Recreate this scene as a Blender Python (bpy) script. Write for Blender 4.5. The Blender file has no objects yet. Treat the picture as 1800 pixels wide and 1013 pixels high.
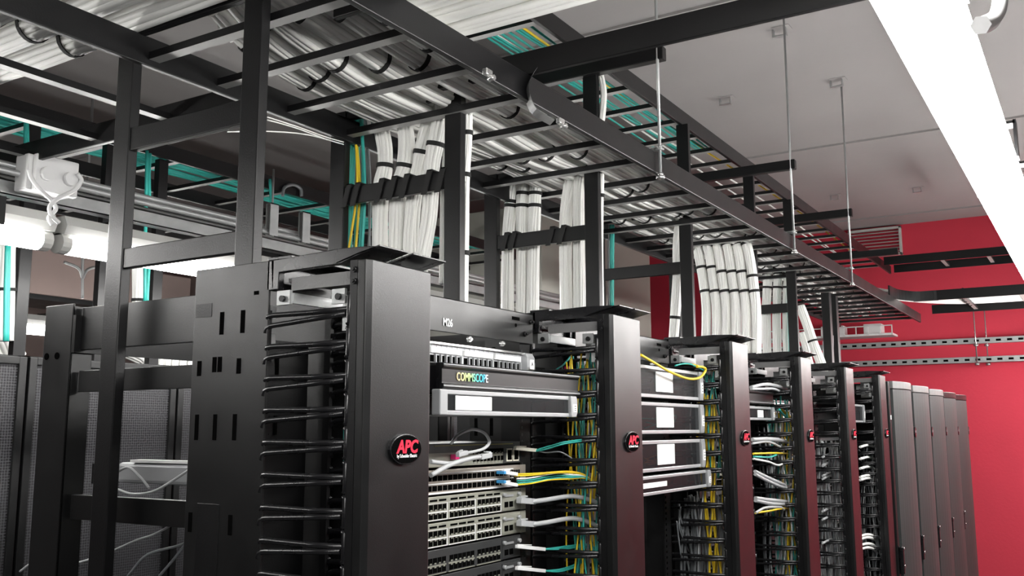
import bpy, math, random
import numpy as np
from mathutils import Vector, Matrix

# ---------------------------------------------------------------- camera, world, exposure
SC = bpy.context.scene
COL = SC.collection
FPX = 1667.2
_y, _p, _r = [math.radians(a) for a in (31.713, 8.387, -0.145)]
_f = np.array([math.cos(_p)*math.cos(_y), math.cos(_p)*math.sin(_y), math.sin(_p)])
_rt = np.cross(_f, [0, 0, 1.]); _rt /= np.linalg.norm(_rt)
_up = np.cross(_rt, _f)
_c, _s = math.cos(_r), math.sin(_r)
CM = np.array([_c*_rt+_s*_up, -_s*_rt+_c*_up, _f])
CP = np.array([0, 0, 1.89])
cam = bpy.data.cameras.new('camera')
cam.sensor_width = 36; cam.lens = FPX/1800*36
cam.clip_start = 0.02; cam.clip_end = 60
co = bpy.data.objects.new('camera', cam); COL.objects.link(co)
m3 = Matrix((CM[0], CM[1], -CM[2])).transposed()
co.matrix_world = Matrix.Translation(Vector(CP)) @ m3.to_4x4()
SC.camera = co
w = bpy.data.worlds.new('world'); SC.world = w; w.use_nodes = True
w.node_tree.nodes['Background'].inputs[0].default_value = (.5, .5, .52, 1)
w.node_tree.nodes['Background'].inputs[1].default_value = 0.03
SC.view_settings.view_transform = 'Standard'; SC.view_settings.look = 'None'
SC.view_settings.exposure = 0.55; SC.view_settings.gamma = 1
SC.view_settings.use_curve_mapping = False
TUBE_EMIT = 30.0

def at(ax, val, px, py):
    "surveying helper: the point of the real plane axis=val that a sight line meets"
    d = np.array([(px-900)/FPX, -(py-506.5)/FPX, 1.]) @ CM
    t = (val-CP[ax])/d[ax]
    return Vector(CP+t*d)
R = random.Random(7)

# ---------------------------------------------------------------- materials
def mat(name, col, rough=.5, metal=0., noise=0., nscale=8, bump=0., bscale=60, emit=None, es=0., alpha=1., spec=.5, stretch=None):
    m = bpy.data.materials.new(name); m.use_nodes = True
    nt = m.node_tree; b = nt.nodes['Principled BSDF']
    b.inputs['Base Color'].default_value = (*col, 1)
    b.inputs['Roughness'].default_value = rough
    b.inputs['Metallic'].default_value = metal
    b.inputs['Specular IOR Level'].default_value = spec
    tc = nt.nodes.new('ShaderNodeTexCoord')
    vec = tc.outputs['Object']
    if stretch:
        mp = nt.nodes.new('ShaderNodeMapping'); mp.inputs['Scale'].default_value = stretch
        nt.links.new(vec, mp.inputs[0]); vec = mp.outputs[0]
    if noise:
        n = nt.nodes.new('ShaderNodeTexNoise'); n.inputs['Scale'].default_value = nscale; n.inputs['Detail'].default_value = 5
        nt.links.new(vec, n.inputs['Vector'])
        mx = nt.nodes.new('ShaderNodeMix'); mx.data_type = 'RGBA'
        mx.inputs[6].default_value = (*[c*(1-noise) for c in col], 1)
        mx.inputs[7].default_value = (*[min(1, c*(1+noise)) for c in col], 1)
        nt.links.new(n.outputs['Fac'], mx.inputs[0]); nt.links.new(mx.outputs[2], b.inputs['Base Color'])
        mr = nt.nodes.new('ShaderNodeMapRange')
        mr.inputs[3].default_value = max(.03, rough-.08); mr.inputs[4].default_value = min(1, rough+.08)
        nt.links.new(n.outputs['Fac'], mr.inputs[0]); nt.links.new(mr.outputs[0], b.inputs['Roughness'])
    if bump:
        n2 = nt.nodes.new('ShaderNodeTexNoise'); n2.inputs['Scale'].default_value = bscale; n2.inputs['Detail'].default_value = 3
        nt.links.new(vec, n2.inputs['Vector'])
        bp = nt.nodes.new('ShaderNodeBump'); bp.inputs['Strength'].default_value = bump; bp.inputs['Distance'].default_value = .002
        nt.links.new(n2.outputs['Fac'], bp.inputs['Height']); nt.links.new(bp.outputs[0], b.inputs['Normal'])
    if emit:
        b.inputs['Emission Color'].default_value = (*emit, 1); b.inputs['Emission Strength'].default_value = es
    if alpha < 1: b.inputs['Alpha'].default_value = alpha
    return m
POWDER = mat('black_powder_coat', (.0060, .0062, .0065), .32, 0, .06, 14, .12, 900, spec=.5)
RAILM = mat('black_rack_steel', (.006, .006, .0065), .36, 0, .1, 9, .1, 400, spec=.3)
PLAS = mat('black_plastic', (.006, .006, .007), .28, 0, .15, 20)
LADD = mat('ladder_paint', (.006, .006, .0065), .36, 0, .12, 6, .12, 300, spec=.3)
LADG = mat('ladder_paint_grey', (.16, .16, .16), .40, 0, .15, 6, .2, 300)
ZINC = mat('galvanised_steel', (.42, .43, .43), .42, .6, .2, 25, .1, 200)
CHROME = mat('bright_zinc', (.75, .75, .74), .25, .9, .1, 30)
WHITEC = mat('white_cable_jacket', (.83, .83, .80), .5, 0, .07, 5)
GREYC = mat('grey_cord', (.42, .43, .44), .45, 0, .08, 12)
DGREYC = mat('dark_grey_cord', (.16, .17, .18), .45, 0, .1, 12)
TEAL = mat('aqua_fibre_jacket', (.03, .36, .31), .45, 0, .12, 8)
YELL = mat('yellow_fibre_jacket', (.80, .56, .02), .45, 0, .1, 8)
VELC = mat('black_hook_and_loop', (.008, .008, .008), .8, 0, .3, 60)
RED = mat('red_painted_wall', (.68, .042, .078), .75, 0, .10, 2.5, .5, 40)
SIDEW = mat('dark_grey_side_wall', (.045, .040, .040), .8, 0, .05, 2.5, .3, 40)
CEIL = mat('grey_ceiling_board', (.34, .325, .32), .85, 0, .10, 1.6, .4, 30)
TAUPE = mat('unpainted_rear_wall', (.22, .165, .150), .85, 0, .18, 1.4, .4, 20)
FLOOR = mat('floor_tile', (.14, .14, .145), .35, 0, .1, 4)
DUCT = mat('grey_green_panel', (.36, .36, .32), .6, 0, .05, 3)
SILV = mat('silver_plastic', (.40, .41, .42), .32, .35, .05, 20)
WHITEP = mat('white_plastic', (.80, .80, .80), .4, 0, .03, 10)
PAPER = mat('white_paper_label', (.85, .85, .85), .6, 0, .02, 40)
CLEAR = mat('smoked_clear_cover', (.02, .022, .024), .30, 0, 0, 1, alpha=.45, spec=.12)
SWG = mat('switch_grey_green', (.33, .33, .28), .42, .3, .06, 30)
SWD = mat('switch_black', (.035, .036, .037), .4, 0, .1, 30)
SWTAN = mat('switch_tan_metal', (.40, .36, .32), .38, .5, .08, 30)
HOLE = mat('dark_recess', (.003, .003, .003), .9, spec=0)
BADGER = mat('badge_red', (.75, .015, .05), .4)
TUBEM = mat('lit_tube', (.9, .9, .9), .4, emit=(1.0, .985, .96), es=TUBE_EMIT)
LHOUS = mat('batten_housing', (.62, .62, .60), .4, 0, .03, 10)
CREAM = mat('cream_connector', (.78, .74, .64), .4)
OLIVE = mat('olive_strip', (.28, .25, .06), .5)
BLUEP = mat('blue_connector', (.05, .30, .60), .4)
REDCON = mat('magenta_connector', (.6, .02, .15), .4)

def perf_material(name, c1, c2, scale, alpha=1.):
    m = mat(name, c1, .5)
    nt = m.node_tree; b = nt.nodes['Principled BSDF']
    tc = nt.nodes.new('ShaderNodeTexCoord'); v = nt.nodes.new('ShaderNodeTexVoronoi'); v.inputs['Scale'].default_value = scale
    v.inputs['Randomness'].default_value = .15
    nt.links.new(tc.outputs['Object'], v.inputs['Vector'])
    r = nt.nodes.new('ShaderNodeMapRange'); r.inputs[1].default_value = .25; r.inputs[2].default_value = .40
    nt.links.new(v.outputs['Distance'], r.inputs[0])
    mx = nt.nodes.new('ShaderNodeMix'); mx.data_type = 'RGBA'
    mx.inputs[6].default_value = (*c2, 1); mx.inputs[7].default_value = (*c1, 1)
    nt.links.new(r.outputs[0], mx.inputs[0]); nt.links.new(mx.outputs[2], b.inputs['Base Color'])
    if alpha < 1:
        r2 = nt.nodes.new('ShaderNodeMapRange'); r2.inputs[3].default_value = alpha; r2.inputs[4].default_value = 1
        nt.links.new(r.outputs[0], r2.inputs[0]); nt.links.new(r2.outputs[0], b.inputs['Alpha'])
    return m
PERF = perf_material('perforated_door_grey', (.036, .041, .041), (.008, .008, .008), 170)
PERFB = perf_material('perforated_door_black', (.05, .05, .055), (.004, .004, .004), 110, .35)
def rainbow():
    m = mat('holographic_letters', (.8, .8, .8), .35)
    nt = m.node_tree; b = nt.nodes['Principled BSDF']
    tc = nt.nodes.new('ShaderNodeTexCoord'); sx = nt.nodes.new('ShaderNodeSeparateXYZ'); rp = nt.nodes.new('ShaderNodeValToRGB')
    nt.links.new(tc.outputs['Generated'], sx.inputs[0]); nt.links.new(sx.outputs[0], rp.inputs[0]); nt.links.new(rp.outputs[0], b.inputs['Base Color'])
    e = rp.color_ramp.elements
    e[0].position = 0; e[0].color = (.85, .45, .30, 1); e[1].position = 1; e[1].color = (.85, .85, .85, 1)
    for p_, c_ in ((.25, (.9, .85, .35, 1)), (.45, (.5, .85, .3, 1)), (.6, (.1, .8, .7, 1)), (.8, (.05, .5, .85, 1)), (.88, (.85, .7, .6, 1))):
        k = e.new(p_); k.color = c_
    return m
HOLO = rainbow()

# ---------------------------------------------------------------- mesh builder
class MB:
    def __init__(s): s.v = []; s.f = []; s.sm = []
    def add(s, vs, fs, smooth=False):
        o = len(s.v); s.v += [tuple(p) for p in vs]
        s.f += [tuple(i+o for i in f) for f in fs]; s.sm += [smooth]*len(fs); return s
    def box(s, a, b):
        x0, y0, z0 = [min(p, q) for p, q in zip(a, b)]; x1, y1, z1 = [max(p, q) for p, q in zip(a, b)]
        return s.add([(x0,y0,z0),(x1,y0,z0),(x1,y1,z0),(x0,y1,z0),(x0,y0,z1),(x1,y0,z1),(x1,y1,z1),(x0,y1,z1)],
              [(0,3,2,1),(4,5,6,7),(0,1,5,4),(1,2,6,5),(2,3,7,6),(3,0,4,7)])
    def hexa(s, p):   # eight corners, same order as box
        return s.add(p, [(0,3,2,1),(4,5,6,7),(0,1,5,4),(1,2,6,5),(2,3,7,6),(3,0,4,7)])
    def bar(s, a, b, wdt, hgt, up=(0, 0, 1)):
        a = Vector(a); b = Vector(b); d = (b-a).normalized(); u = Vector(up)
        sd = d.cross(u).normalized()*wdt/2; u2 = sd.cross(d).normalized()*hgt/2
        return s.add([a-sd-u2, a+sd-u2, b+sd-u2, b-sd-u2, a-sd+u2, a+sd+u2, b+sd+u2, b-sd+u2],
                     [(0,3,2,1),(4,5,6,7),(0,1,5,4),(1,2,6,5),(2,3,7,6),(3,0,4,7)])
    def prism(s, poly, axis, a, b):
        "poly in the two other axes (cyclic order), extruded along axis"
        def mk(p, t):
            if axis == 2: return (p[0], p[1], t)
            if axis == 1: return (p[0], t, p[1])
            return (t, p[0], p[1])
        n = len(poly)
        return s.add([mk(p, a) for p in poly]+[mk(p, b) for p in poly],
              [tuple(range(n))[::-1], tuple(range(n, 2*n))]+[(i, (i+1) % n, n+(i+1) % n, n+i) for i in range(n)])
    def tube(s, pts, r, n=6, caps=True):
        P = [Vector(p) for p in pts]; fr = frames(P); o = []
        for p, (u, w_) in zip(P, fr):
            for k in range(n):
                a = 2*math.pi*k/n; o.append(p+(u*math.cos(a)+w_*math.sin(a))*r)
        F = []
        for i in range(len(P)-1):
            for k in range(n): F.append((i*n+k, i*n+(k+1) % n, (i+1)*n+(k+1) % n, (i+1)*n+k))
        s.add(o, F, True)
        if caps:
            base = len(s.v)-len(o)
            s.f += [tuple(base+k for k in range(n))[::-1], tuple(base+(len(P)-1)*n+k for k in range(n))]; s.sm += [False, False]
        return s
    def cyl(s, a, b, r, n=14): return s.tube([a, b], r, n)
    def ring(s, c, nrm, r, wdt, thick, n=16, sq=1.0, side=None):
        "band around an axis"
        nrm = Vector(nrm).normalized(); u = nrm.orthogonal().normalized() if side is None else Vector(side); v = nrm.cross(u).normalized()
        V = []
        for k in range(n):
            a = 2*math.pi*k/n; d = u*math.cos(a)+v*math.sin(a)*sq
            for rr, h in ((r, -1), (r+thick, -1), (r+thick, 1), (r, 1)): V.append(Vector(c)+d*rr+nrm*h*wdt/2)
        F = []
        for k in range(n):
            q = (k+1) % n
            for j in range(4): F.append((k*4+j, q*4+j, q*4+(j+1) % 4, k*4+(j+1) % 4))
        return s.add(V, F, False)
    def build(s, name, m, parent=None, bevel=0, kind=None, label=None):
        me = bpy.data.meshes.new(name); me.from_pydata(s.v, [], s.f)
        me.polygons.foreach_set('use_smooth', s.sm); me.materials.append(m); me.update()
        import bmesh
        bm = bmesh.new(); bm.from_mesh(me); bmesh.ops.recalc_face_normals(bm, faces=bm.faces); bm.to_mesh(me); bm.free()
        o = bpy.data.objects.new(name, me); COL.objects.link(o)
        if parent is not None: o.parent = parent
        if bevel:
            b = o.modifiers.new('bevel', 'BEVEL'); b.width = bevel; b.segments = 2; b.limit_method = 'ANGLE'; b.angle_limit = .6
        if kind: o['kind'] = kind
        if label: o['label'] = label
        return o
def frames(P):
    out = []; n = len(P); t0 = None; u = None
    for i in range(n):
        t = (P[min(i+1, n-1)]-P[max(i-1, 0)])
        t = t.normalized() if t.length > 1e-9 else Vector((0, 0, 1))
        if u is None: u = t.orthogonal().normalized()
        else:
            u = u-t*u.dot(t)
            u = u.normalized() if u.length > 1e-6 else t.orthogonal().normalized()
        out.append((u, t.cross(u)))
    return out
def spline(pts, n=8):
    P = [Vector(p) for p in pts]
    if len(P) < 3:
        return [P[0].lerp(P[1], i/n) for i in range(n+1)]
    Q = [P[0]*2-P[1]]+P+[P[-1]*2-P[-2]]; out = []
    for i in range(1, len(Q)-2):
        a, b, c, d = Q[i-1:i+3]
        for k in range(n):
            t = k/n
            out.append(.5*((2*b)+(c-a)*t+(2*a-5*b+4*c-d)*t*t+(3*b-a-3*c+d)*t**3))
    out.append(P[-1]); return out
def thing(name, label, cat, loc=(0, 0, 0), group=None):
    o = bpy.data.objects.new(name, None); COL.objects.link(o); o.location = loc; o.empty_display_size = .05
    o['label'] = label; o['category'] = cat
    if group: o['group'] = group
    return o
def tag(o, label, cat, group=None):
    o['label'] = label; o['category'] = cat
    if group: o['group'] = group
    return o
def struct(o): o['kind'] = 'structure'; return o
def copy_tree(root, loc, label=None):
    def rec(o, par):
        c = o.copy(); COL.objects.link(c); c.parent = par
        for ch in kids.get(o, []): rec(ch, c)
        return c
    kids = {}
    for o in COL.objects:
        if o.parent: kids.setdefault(o.parent, []).append(o)
    r = rec(root, None); r.location = loc
    if label: r['label'] = label
    return r
def text_obj(name, s, size, m, parent, loc, rot, extrude=.0006, shear=0, offset=0, align='CENTER', sx=1.0):
    cu = bpy.data.curves.new(name, 'FONT'); cu.body = s; cu.size = size; cu.extrude = extrude; cu.shear = shear; cu.offset = offset
    cu.align_x = align; cu.align_y = 'CENTER'; cu.resolution_u = 3
    t = bpy.data.objects.new(name+'_tmp', cu); COL.objects.link(t)
    dg = bpy.context.evaluated_depsgraph_get(); me = bpy.data.meshes.new_from_object(t.evaluated_get(dg))
    bpy.data.objects.remove(t)
    for v in me.vertices: v.co.x *= sx
    me.materials.clear(); me.materials.append(m)
    o = bpy.data.objects.new(name, me); COL.objects.link(o); o.parent = parent; o.location = loc; o.rotation_euler = rot
    return o
FR = (math.pi/2, 0, 0)      # text facing -y

# ---------------------------------------------------------------- room shell
CZ = 3.70
struct(MB().box((-3, -3.0, -.1), (9.2, 7.2, 0)).build('floor', FLOOR))
struct(MB().box((-3, -3.0, CZ), (9.2, 7.2, CZ+.1)).build('ceiling', CEIL))
struct(MB().box((9, -3.0, 0), (9.2, 7.2, CZ)).build('wall_end', RED))
struct(MB().box((-3, -3.2, 0), (9.2, -3.0, CZ)).build('wall_right', SIDEW))
struct(MB().box((-3, 7.0, 0), (9.2, 7.2, CZ)).build('wall_back', TAUPE))
struct(MB().box((-3.2, -3.0, 0), (-3, 7.2, CZ)).build('wall_left', SIDEW))
for i, x in enumerate((3.76, 6.16, 8.56)):
    o = MB().box((x-.02, -2.95, CZ-.012), (x+.02, 6.9, CZ)).build('trim_%d' % (i+1), CEIL); struct(o)
# ceiling brackets
g = 'small bracket fixings on the ceiling'
for n_, (px, py) in enumerate(((1275, 172), (1370, 50), (1467, 343), (1612, 330), (1470, 140))):
    p = at(2, CZ, px, py)
    t = thing('ceiling_bracket', ['small steel bracket on the grey ceiling nearest the ladder tray', 'small steel bracket on the ceiling highest up in the picture',
        'small steel bracket on the ceiling above the far end of the tray', 'small steel bracket on the ceiling by the light line near the red wall', 'faint steel bracket on the ceiling between nearer brackets and the bright tube'][n_], 'bracket', p, g)
    MB().box((-.03, -.05, -.003), (.03, .03, 0)).build('plate', CEIL, t)
    MB().box((-.012, -.032, -.035), (.012, -.026, -.003)).box((-.012, .026, -.035), (.012, .032, -.003)).box((-.012, -.032, -.040), (.012, .032, -.035)).build('strap', ZINC, t)

# ---------------------------------------------------------------- battens (real light, plus one unseen added line)
def batten(x0, x1, y, z, label, grp=None, hw=1.0, cap=.03, dr=1.0):
    t = thing('light_batten', label, 'light', (x0, y, z), grp)
    L = x1-x0
    MB().prism([(-.035*hw, .03), (.035*hw, .03), (.048*hw, .055), (.03*hw, .085), (-.03*hw, .085), (-.048*hw, .055)], 0, 0, L).build('housing', LHOUS, t)
    MB().prism([(.042*dr*math.cos(a), .005+.036*dr*math.sin(a)) for a in [math.pi*2*k/14 for k in range(14)]], 0, cap, L-cap).build('diffuser', TUBEM, t)
    for xx in (0, L-cap): MB().prism([(.043*dr*math.cos(a), .006+.038*dr*math.sin(a)) for a in [math.pi*2*k/14 for k in range(14)]], 0, xx, xx+cap).build('end_cap', LHOUS, t)
    for xx in (.18, L-.18):
        MB().box((xx-.02, -.052, .02), (xx+.02, -.046, .10)).box((xx-.02, .046, .02), (xx+.02, .052, .10)).box((xx-.02, -.05, .092), (xx+.02, .05, .098)).build('clip', RAILM, t)
    return t
ZL = 2.43
near = [(-2.6+1.245*k, -2.6+1.245*(k+1)) for k in range(9)]
for i, (a, b) in enumerate(near):
    batten(a, b, .160, ZL-.003, 'long white tube light over the front aisle, %s' % ['third behind the viewer', 'second behind the viewer', 'right overhead of the viewer',
      'the nearest in view at the top right', 'second in view from the top', 'third in view from the top', 'third last towards the red wall', 'second last before the red wall', 'last before the red wall'][i], 'tube lights over the front aisle', hw=.45, cap=.003, dr=1.22)
for i, (a, b) in enumerate(((-.9, .34), (.37, 1.61), (1.64, 2.88), (2.91, 4.15), (4.18, 5.42))):
    batten(a, b, 2.6, ZL, 'white tube light hung behind the rack row, %s' % ['far outside on the left', 'cut by the left picture edge',
       'crossing behind the tall black posts', 'hidden behind the racks', 'last one behind the racks'][i], 'tube lights over the rear aisle', dr=.82)
for i, (a, b) in enumerate(((1.70, 2.90), (2.94, 4.18))):
    batten(a, b, 5.0, ZL, 'distant tube light low at the left, %s' % ['cut by the picture edge', 'ending at the black rack upright'][i], 'distant tube lights', dr=.8)
for i in range(1, 4):  # out-of-view battens added to brighten the red end wall and door tops
    batten(3.4+1.3*i, 4.62+1.3*i, -1.5, ZL, 'unseen tube light added to brighten the far end, %s from the red wall' % ['fourth', 'third', 'second', 'first'][i], 'unseen tube lights added for the end wall', hw=.45)
# strut and conduits carrying the rear-aisle battens
def strut_x(name, x0, x1, y, z, h, wd, m, label, cat, slots=0, grp=None):
    t = thing(name, label, cat, (x0, y, z), grp)
    L = x1-x0
    MB().box((0, -wd/2, 0), (L, wd/2, .003)).box((0, -wd/2, 0), (L, -wd/2+.003, h)).box((0, wd/2-.003, 0), (L, wd/2, h)).box((0, -wd/2, h-.003), (L, -wd/2+.010, h)).box((0, wd/2-.010, h-.003), (L, wd/2, h)).build('channel', m, t)
    return t
strut_x('steel_channel', -1, 5.6, 2.6, 2.545, .042, .042, ZINC, 'galvanised channel directly above the rear aisle tube lights', 'channel')
for i, (dy, z) in enumerate(((-.06, 2.60), (-.035, 2.625), (.06, 2.61))):
    tag(MB().tube([(-1, 2.6+dy, z), (5.6, 2.6+dy, z)], .010, 8).build('conduit', ZINC), 'galvanised conduit running along the channel at left, %s' % ['lower front pipe', 'upper front pipe', 'rear pipe'][i], 'conduit', 'conduits above the rear aisle lights')
for n_, px in enumerate((488, 545)):
    p = at(1, 2.5, px, 400)
    t = thing('beam_clip', 'clear plastic looking hanger clip on the channel, %s' % ('left of the cable drop' if n_ == 0 else 'right next to the cable drop'), 'clip', (p.x, 2.53, 2.585), 'hanger clips on the channel')
    MB().box((-.02, -.012, 0), (.02, -.008, .12)).box((-.02, .008, 0), (.02, .012, .12)).box((-.02, -.012, .115), (.02, .012, .12)).build('strap', ZINC, t)
    MB().tube([(0, 0, .0), (0, 0, .25 if n_ == 0 else .12)], .004, 8).build('rod', ZINC, t)
# junction box with two twisted cords
jb = at(1, 2.5, 92, 300)
t = thing('junction_box', 'white plastic junction box with two looped cords above the left tube lights', 'electrical box', (jb.x, 2.50, jb.z-.05))
MB().box((-.075, 0, -.02), (.06, .06, .085)).build('box', WHITEP, t, .006)
MB().box((-.06, -.02, -.02), (.07, .0, .085)).build('cover', WHITEP, t, .004)
for sx in (-.03, .04): MB().tube([(sx, -.035, .03), (sx, -.02, .03)], .02, 12).build('gland', WHITEP, t)
for k, (pts) in enumerate(([(50, 298), (56, 315), (72, 335), (90, 352), (98, 368), (86, 382), (92, 395)], [(136, 305), (143, 318), (130, 335), (105, 347), (88, 362), (90, 378), (104, 392)])):
    P = [at(1, 2.46 - .004*k, *q) for q in pts]
    tag(MB().tube(spline(P, 6), .0062, 8).build('power_cord', WHITEP), ['white cord looping from the left side of the junction box', 'white cord looping from the right side of the junction box'][k], 'cord', 'cords under the junction box')

# ---------------------------------------------------------------- cable bundles
HEX = [(0, 0)]+[(math.cos(math.pi/3*k), math.sin(math.pi/3*k)) for k in range(6)]+[(2*math.cos(math.pi/6*k)*(1 if k % 2 == 0 else .9), 2*math.sin(math.pi/6*k)*(1 if k % 2 == 0 else .9)) for k in range(12)]
def bundle(pts, rad, m, label, grp, ties=(), seg=7, name='cable_bundle', tiers=19, sq=1.0, tie_w=.011, cat='cables', twist=.5, onlyouter=False):
    P = spline(pts, seg); fr = frames(P)
    t = thing(name, label, cat, tuple(P[0]), grp)
    O = P[0]; rs = rad/2.55; mb = MB(); k0 = 7 if onlyouter else 0
    n = len(P); ph0 = R.random()*6
    for h, (a, b) in enumerate(HEX[k0:tiers]):
        j = R.uniform(0, 6.28); pp = []
        for i in range(n):
            u, w_ = fr[i]; an = ph0+twist*i/n+.07*math.sin(i*.3+j)
            q = rad*.37*(1+.05*math.sin(i*.4+j*2))
            x = (a*math.cos(an)-b*math.sin(an))*q; y = (a*math.sin(an)+b*math.cos(an))*q
            pp.append(P[i]-O+u*x+w_*y)
        mb.tube(pp, rs*.67, 6)
    mb.build('cables', m, t, kind='stuff')
    for f in ties:
        i = min(n-2, max(1, int(f*(n-1)))); d = (P[i+1]-P[i-1])
        MB().ring(P[i]-O, d, rad*.97, tie_w, .0025, 18).build('cable_tie', VELC, t)
    return t

# ---------------------------------------------------------------- ladder trays
def rung_mesh(a, b, m, t):
    o = MB().box(a, b).build('rung', m, t)
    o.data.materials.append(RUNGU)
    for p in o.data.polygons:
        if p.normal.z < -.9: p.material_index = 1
    return o
RUNGU = mat('pale_rung_underside', (.32, .32, .31), .45, .3, .1, 10)  # paler material for the rung faces that point down
def ladder_x(x0, x1, ya, yb, z0, z1, rungs, m, label, name='ladder_tray', rail_w=.014):
    t = thing(name, label, 'cable tray', (x0, ya, z0))
    for yy in (ya, yb):
        MB().box((0, yy-ya-rail_w/2, 0), (x1-x0, yy-ya+rail_w/2, z1-z0)).build('side_rail', m, t, .002)
    me = None
    for x in rungs:
        o = rung_mesh((-.013, .008, .014), (.013, yb-ya-.008, .030), m, t) if me is None else None
        if me is None: me = o.data
        else:
            o = bpy.data.objects.new('rung', me); COL.objects.link(o); o.parent = t
        o.location = (x-x0, 0, 0)
    return t
def ladder_y(x0, x1, ya, yb, z0, z1, rungs, m, label, name='cross_tray', rail_w=.014):
    t = thing(name, label, 'cable tray', (x0, ya, z0))
    for xx in (x0, x1):
        MB().box((xx-x0-rail_w/2, 0, 0), (xx-x0+rail_w/2, yb-ya, z1-z0)).build('side_rail', m, t, .002)
    me = None
    for y in rungs:
        if me is None:
            o = rung_mesh((.008, -.013, .014), (x1-x0-.008, .013, .030), m, t); me = o.data
        else:
            o = bpy.data.objects.new('rung', me); COL.objects.link(o); o.parent = t
        o.location = (0, y-ya, 0)
    return t
LT = ladder_x(.85, 7.35, 1.075, 1.635, 2.635, 2.698, [1.215]+[1.395+.215*k for k in range(0, 28)], LADD, 'long black lower ladder tray carrying white cable bundles above the racks')
UT = ladder_x(1.2, 7.6, 1.30, 1.61, 3.045, 3.105, [1.40+.218*k for k in range(0, 28)], LADD, 'black upper ladder tray with thin aqua cables, standing on the posts')
TA = ladder_y(.45, 1.50, 1.645, 3.05, 2.637, 2.697, [1.93+.30*k for k in range(0, 4)], LADD, 'black cross tray at top left carrying cables towards the rear aisle')
TB = ladder_y(1.35, 1.82, -1.7, 1.25, 2.702, 2.760, [-1.4+.40*k for k in range(0, 4)], LADD, 'black cross tray at top centre bridging the front aisle')
# upper cross supports with threaded rods
for n_, x in enumerate((1.75, 2.56, 4.0, 5.09, 6.4)):
    w_ = ['outermost, behind the bridging tray', 'nearest one, beside the bridging tray', 'second, above the six bundle drop', 'third along towards the red wall', 'farthest one near the red wall'][n_]
    t = thing('support_bar', 'black square support bar under the upper tray, '+w_, 'support bar', (x, 1.04, 2.985), 'support bars of the upper tray')
    MB().box((-.016, 0, 0), (.016, .62, .042)).build('bar', LADD, t, .003)
    if n_ in (1, 2, 3):
        t = thing('threaded_rod', 'thin steel hanging rod with nut at the tray edge, '+w_, 'rod', (x-.012, 1.058, 2.62), 'steel hanging rods')
        MB().tube([(0, 0, 0), (0, 0, CZ-2.62)], .0048, 8).build('rod', ZINC, t)
        MB().cyl((0, 0, -.004), (0, 0, .006), .013, 10).cyl((0, 0, .006), (0, 0, .014), .009, 6).build('nut', CHROME, t)
        MB().cyl((0, 0, .083), (0, 0, .088), .013, 12).cyl((0, 0, .088), (0, 0, .097), .008, 6).build('washer', ZINC, t)
        MB().box((-.02, .0, .088), (.02, .03, .091)).build('bracket', ZINC, t)
# curved waterfall band and clamps at the bridging tray
P = [at(1, 1.05, x, y) for x, y in ((1040, 88), (985, 93), (950, 112), (932, 140), (930, 160), (943, 190), (975, 210))]
cs = spline(P, 5); mb = MB()
for a, b in zip(cs[:-1], cs[1:]):
    mb.hexa([a+Vector((0,-.001,0)), b+Vector((0,-.001,0)), b+Vector((.002,.001,-.001)), a+Vector((.002,.001,-.001)), a+Vector((.040,0.035,.004)), b+Vector((.040,0.035,.004)), b+Vector((.041,.036,.003)), a+Vector((.041,.036,.003))])
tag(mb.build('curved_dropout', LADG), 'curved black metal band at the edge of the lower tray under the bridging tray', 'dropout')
for n_, (px, py) in enumerate(((1046, 76), (857, 127), (985, 213))):
    p = at(1, 1.04 if n_ else 1.262, px, py)
    t = thing('rail_clamp', ['round bright bolt head on top of the third post', 'bright zinc clamp where the bridging tray meets the lower tray', 'bright zinc clamp below the curved band'][n_], 'clamp', p, 'bright clamps')
    if n_ == 0: MB().cyl((0, -.012, 0), (0, .0, 0), .016, 14).build('head', CHROME, t)
    else: MB().box((-.012, -.006, -.008), (.012, .006, .006)).build('clip', CHROME, t, .002)
    MB().cyl((.006, -.014, -.012), (.006, .002, -.012), .006, 6).build('bolt', CHROME, t)
tag(MB().box((1.75, 1.12, 2.69), (1.77, 1.3, 2.70)).build('flat_bracket', LADD), 'flat black bracket where bridging tray rests on the lower tray', 'bracket')
for n_, x in enumerate((5.47, 5.634)):
    t = thing('tray_post', 'thin black post under the far end of the tray, %s' % ['left one', 'right one'][n_], 'post', (x, 1.27, 2.165), 'far tray posts')
    MB().box((0, 0, 0), (.05, .045, .48)).build('post', LADD, t, .002)
    MB().box((-.01, -.01, -.035), (.06, .055, 0)).build('foot', LADD, t)
# far cross tray that turns to the right in front of the red wall
ET = ladder_y(6.62, 7.42, -1.7, 1.0, 2.70, 2.765, [-1.6+.33*k for k in range(8)], LADD, 'black cross tray leading right in front of the red wall', name='far_cross_tray')
P = [(6.2, 1.075, 2.73), (6.42, 1.06, 2.73), (6.58, .98, 2.73), (6.62, .85, 2.73)]
cs = spline(P, 5); mb = MB()
for a, b in zip(cs[:-1], cs[1:]): mb.bar(a, b, .010, .064)
tag(mb.build('corner_rail', LADD), 'curved black corner rail joining the far cross tray', 'rail')
for k in range(4):
    bundle([(5.4, 1.16+.05*k, 2.735), (6.3, 1.16+.02*k, 2.74), (6.75+.11*k, .85, 2.75), (6.80+.13*k, .2, 2.75), (6.80+.13*k, -1.6, 2.75)], .040, WHITEC,
       'white cable bundle turning right onto the far cross tray', 'bundles on the far cross tray', (.35, .6), tiers=7)

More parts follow.
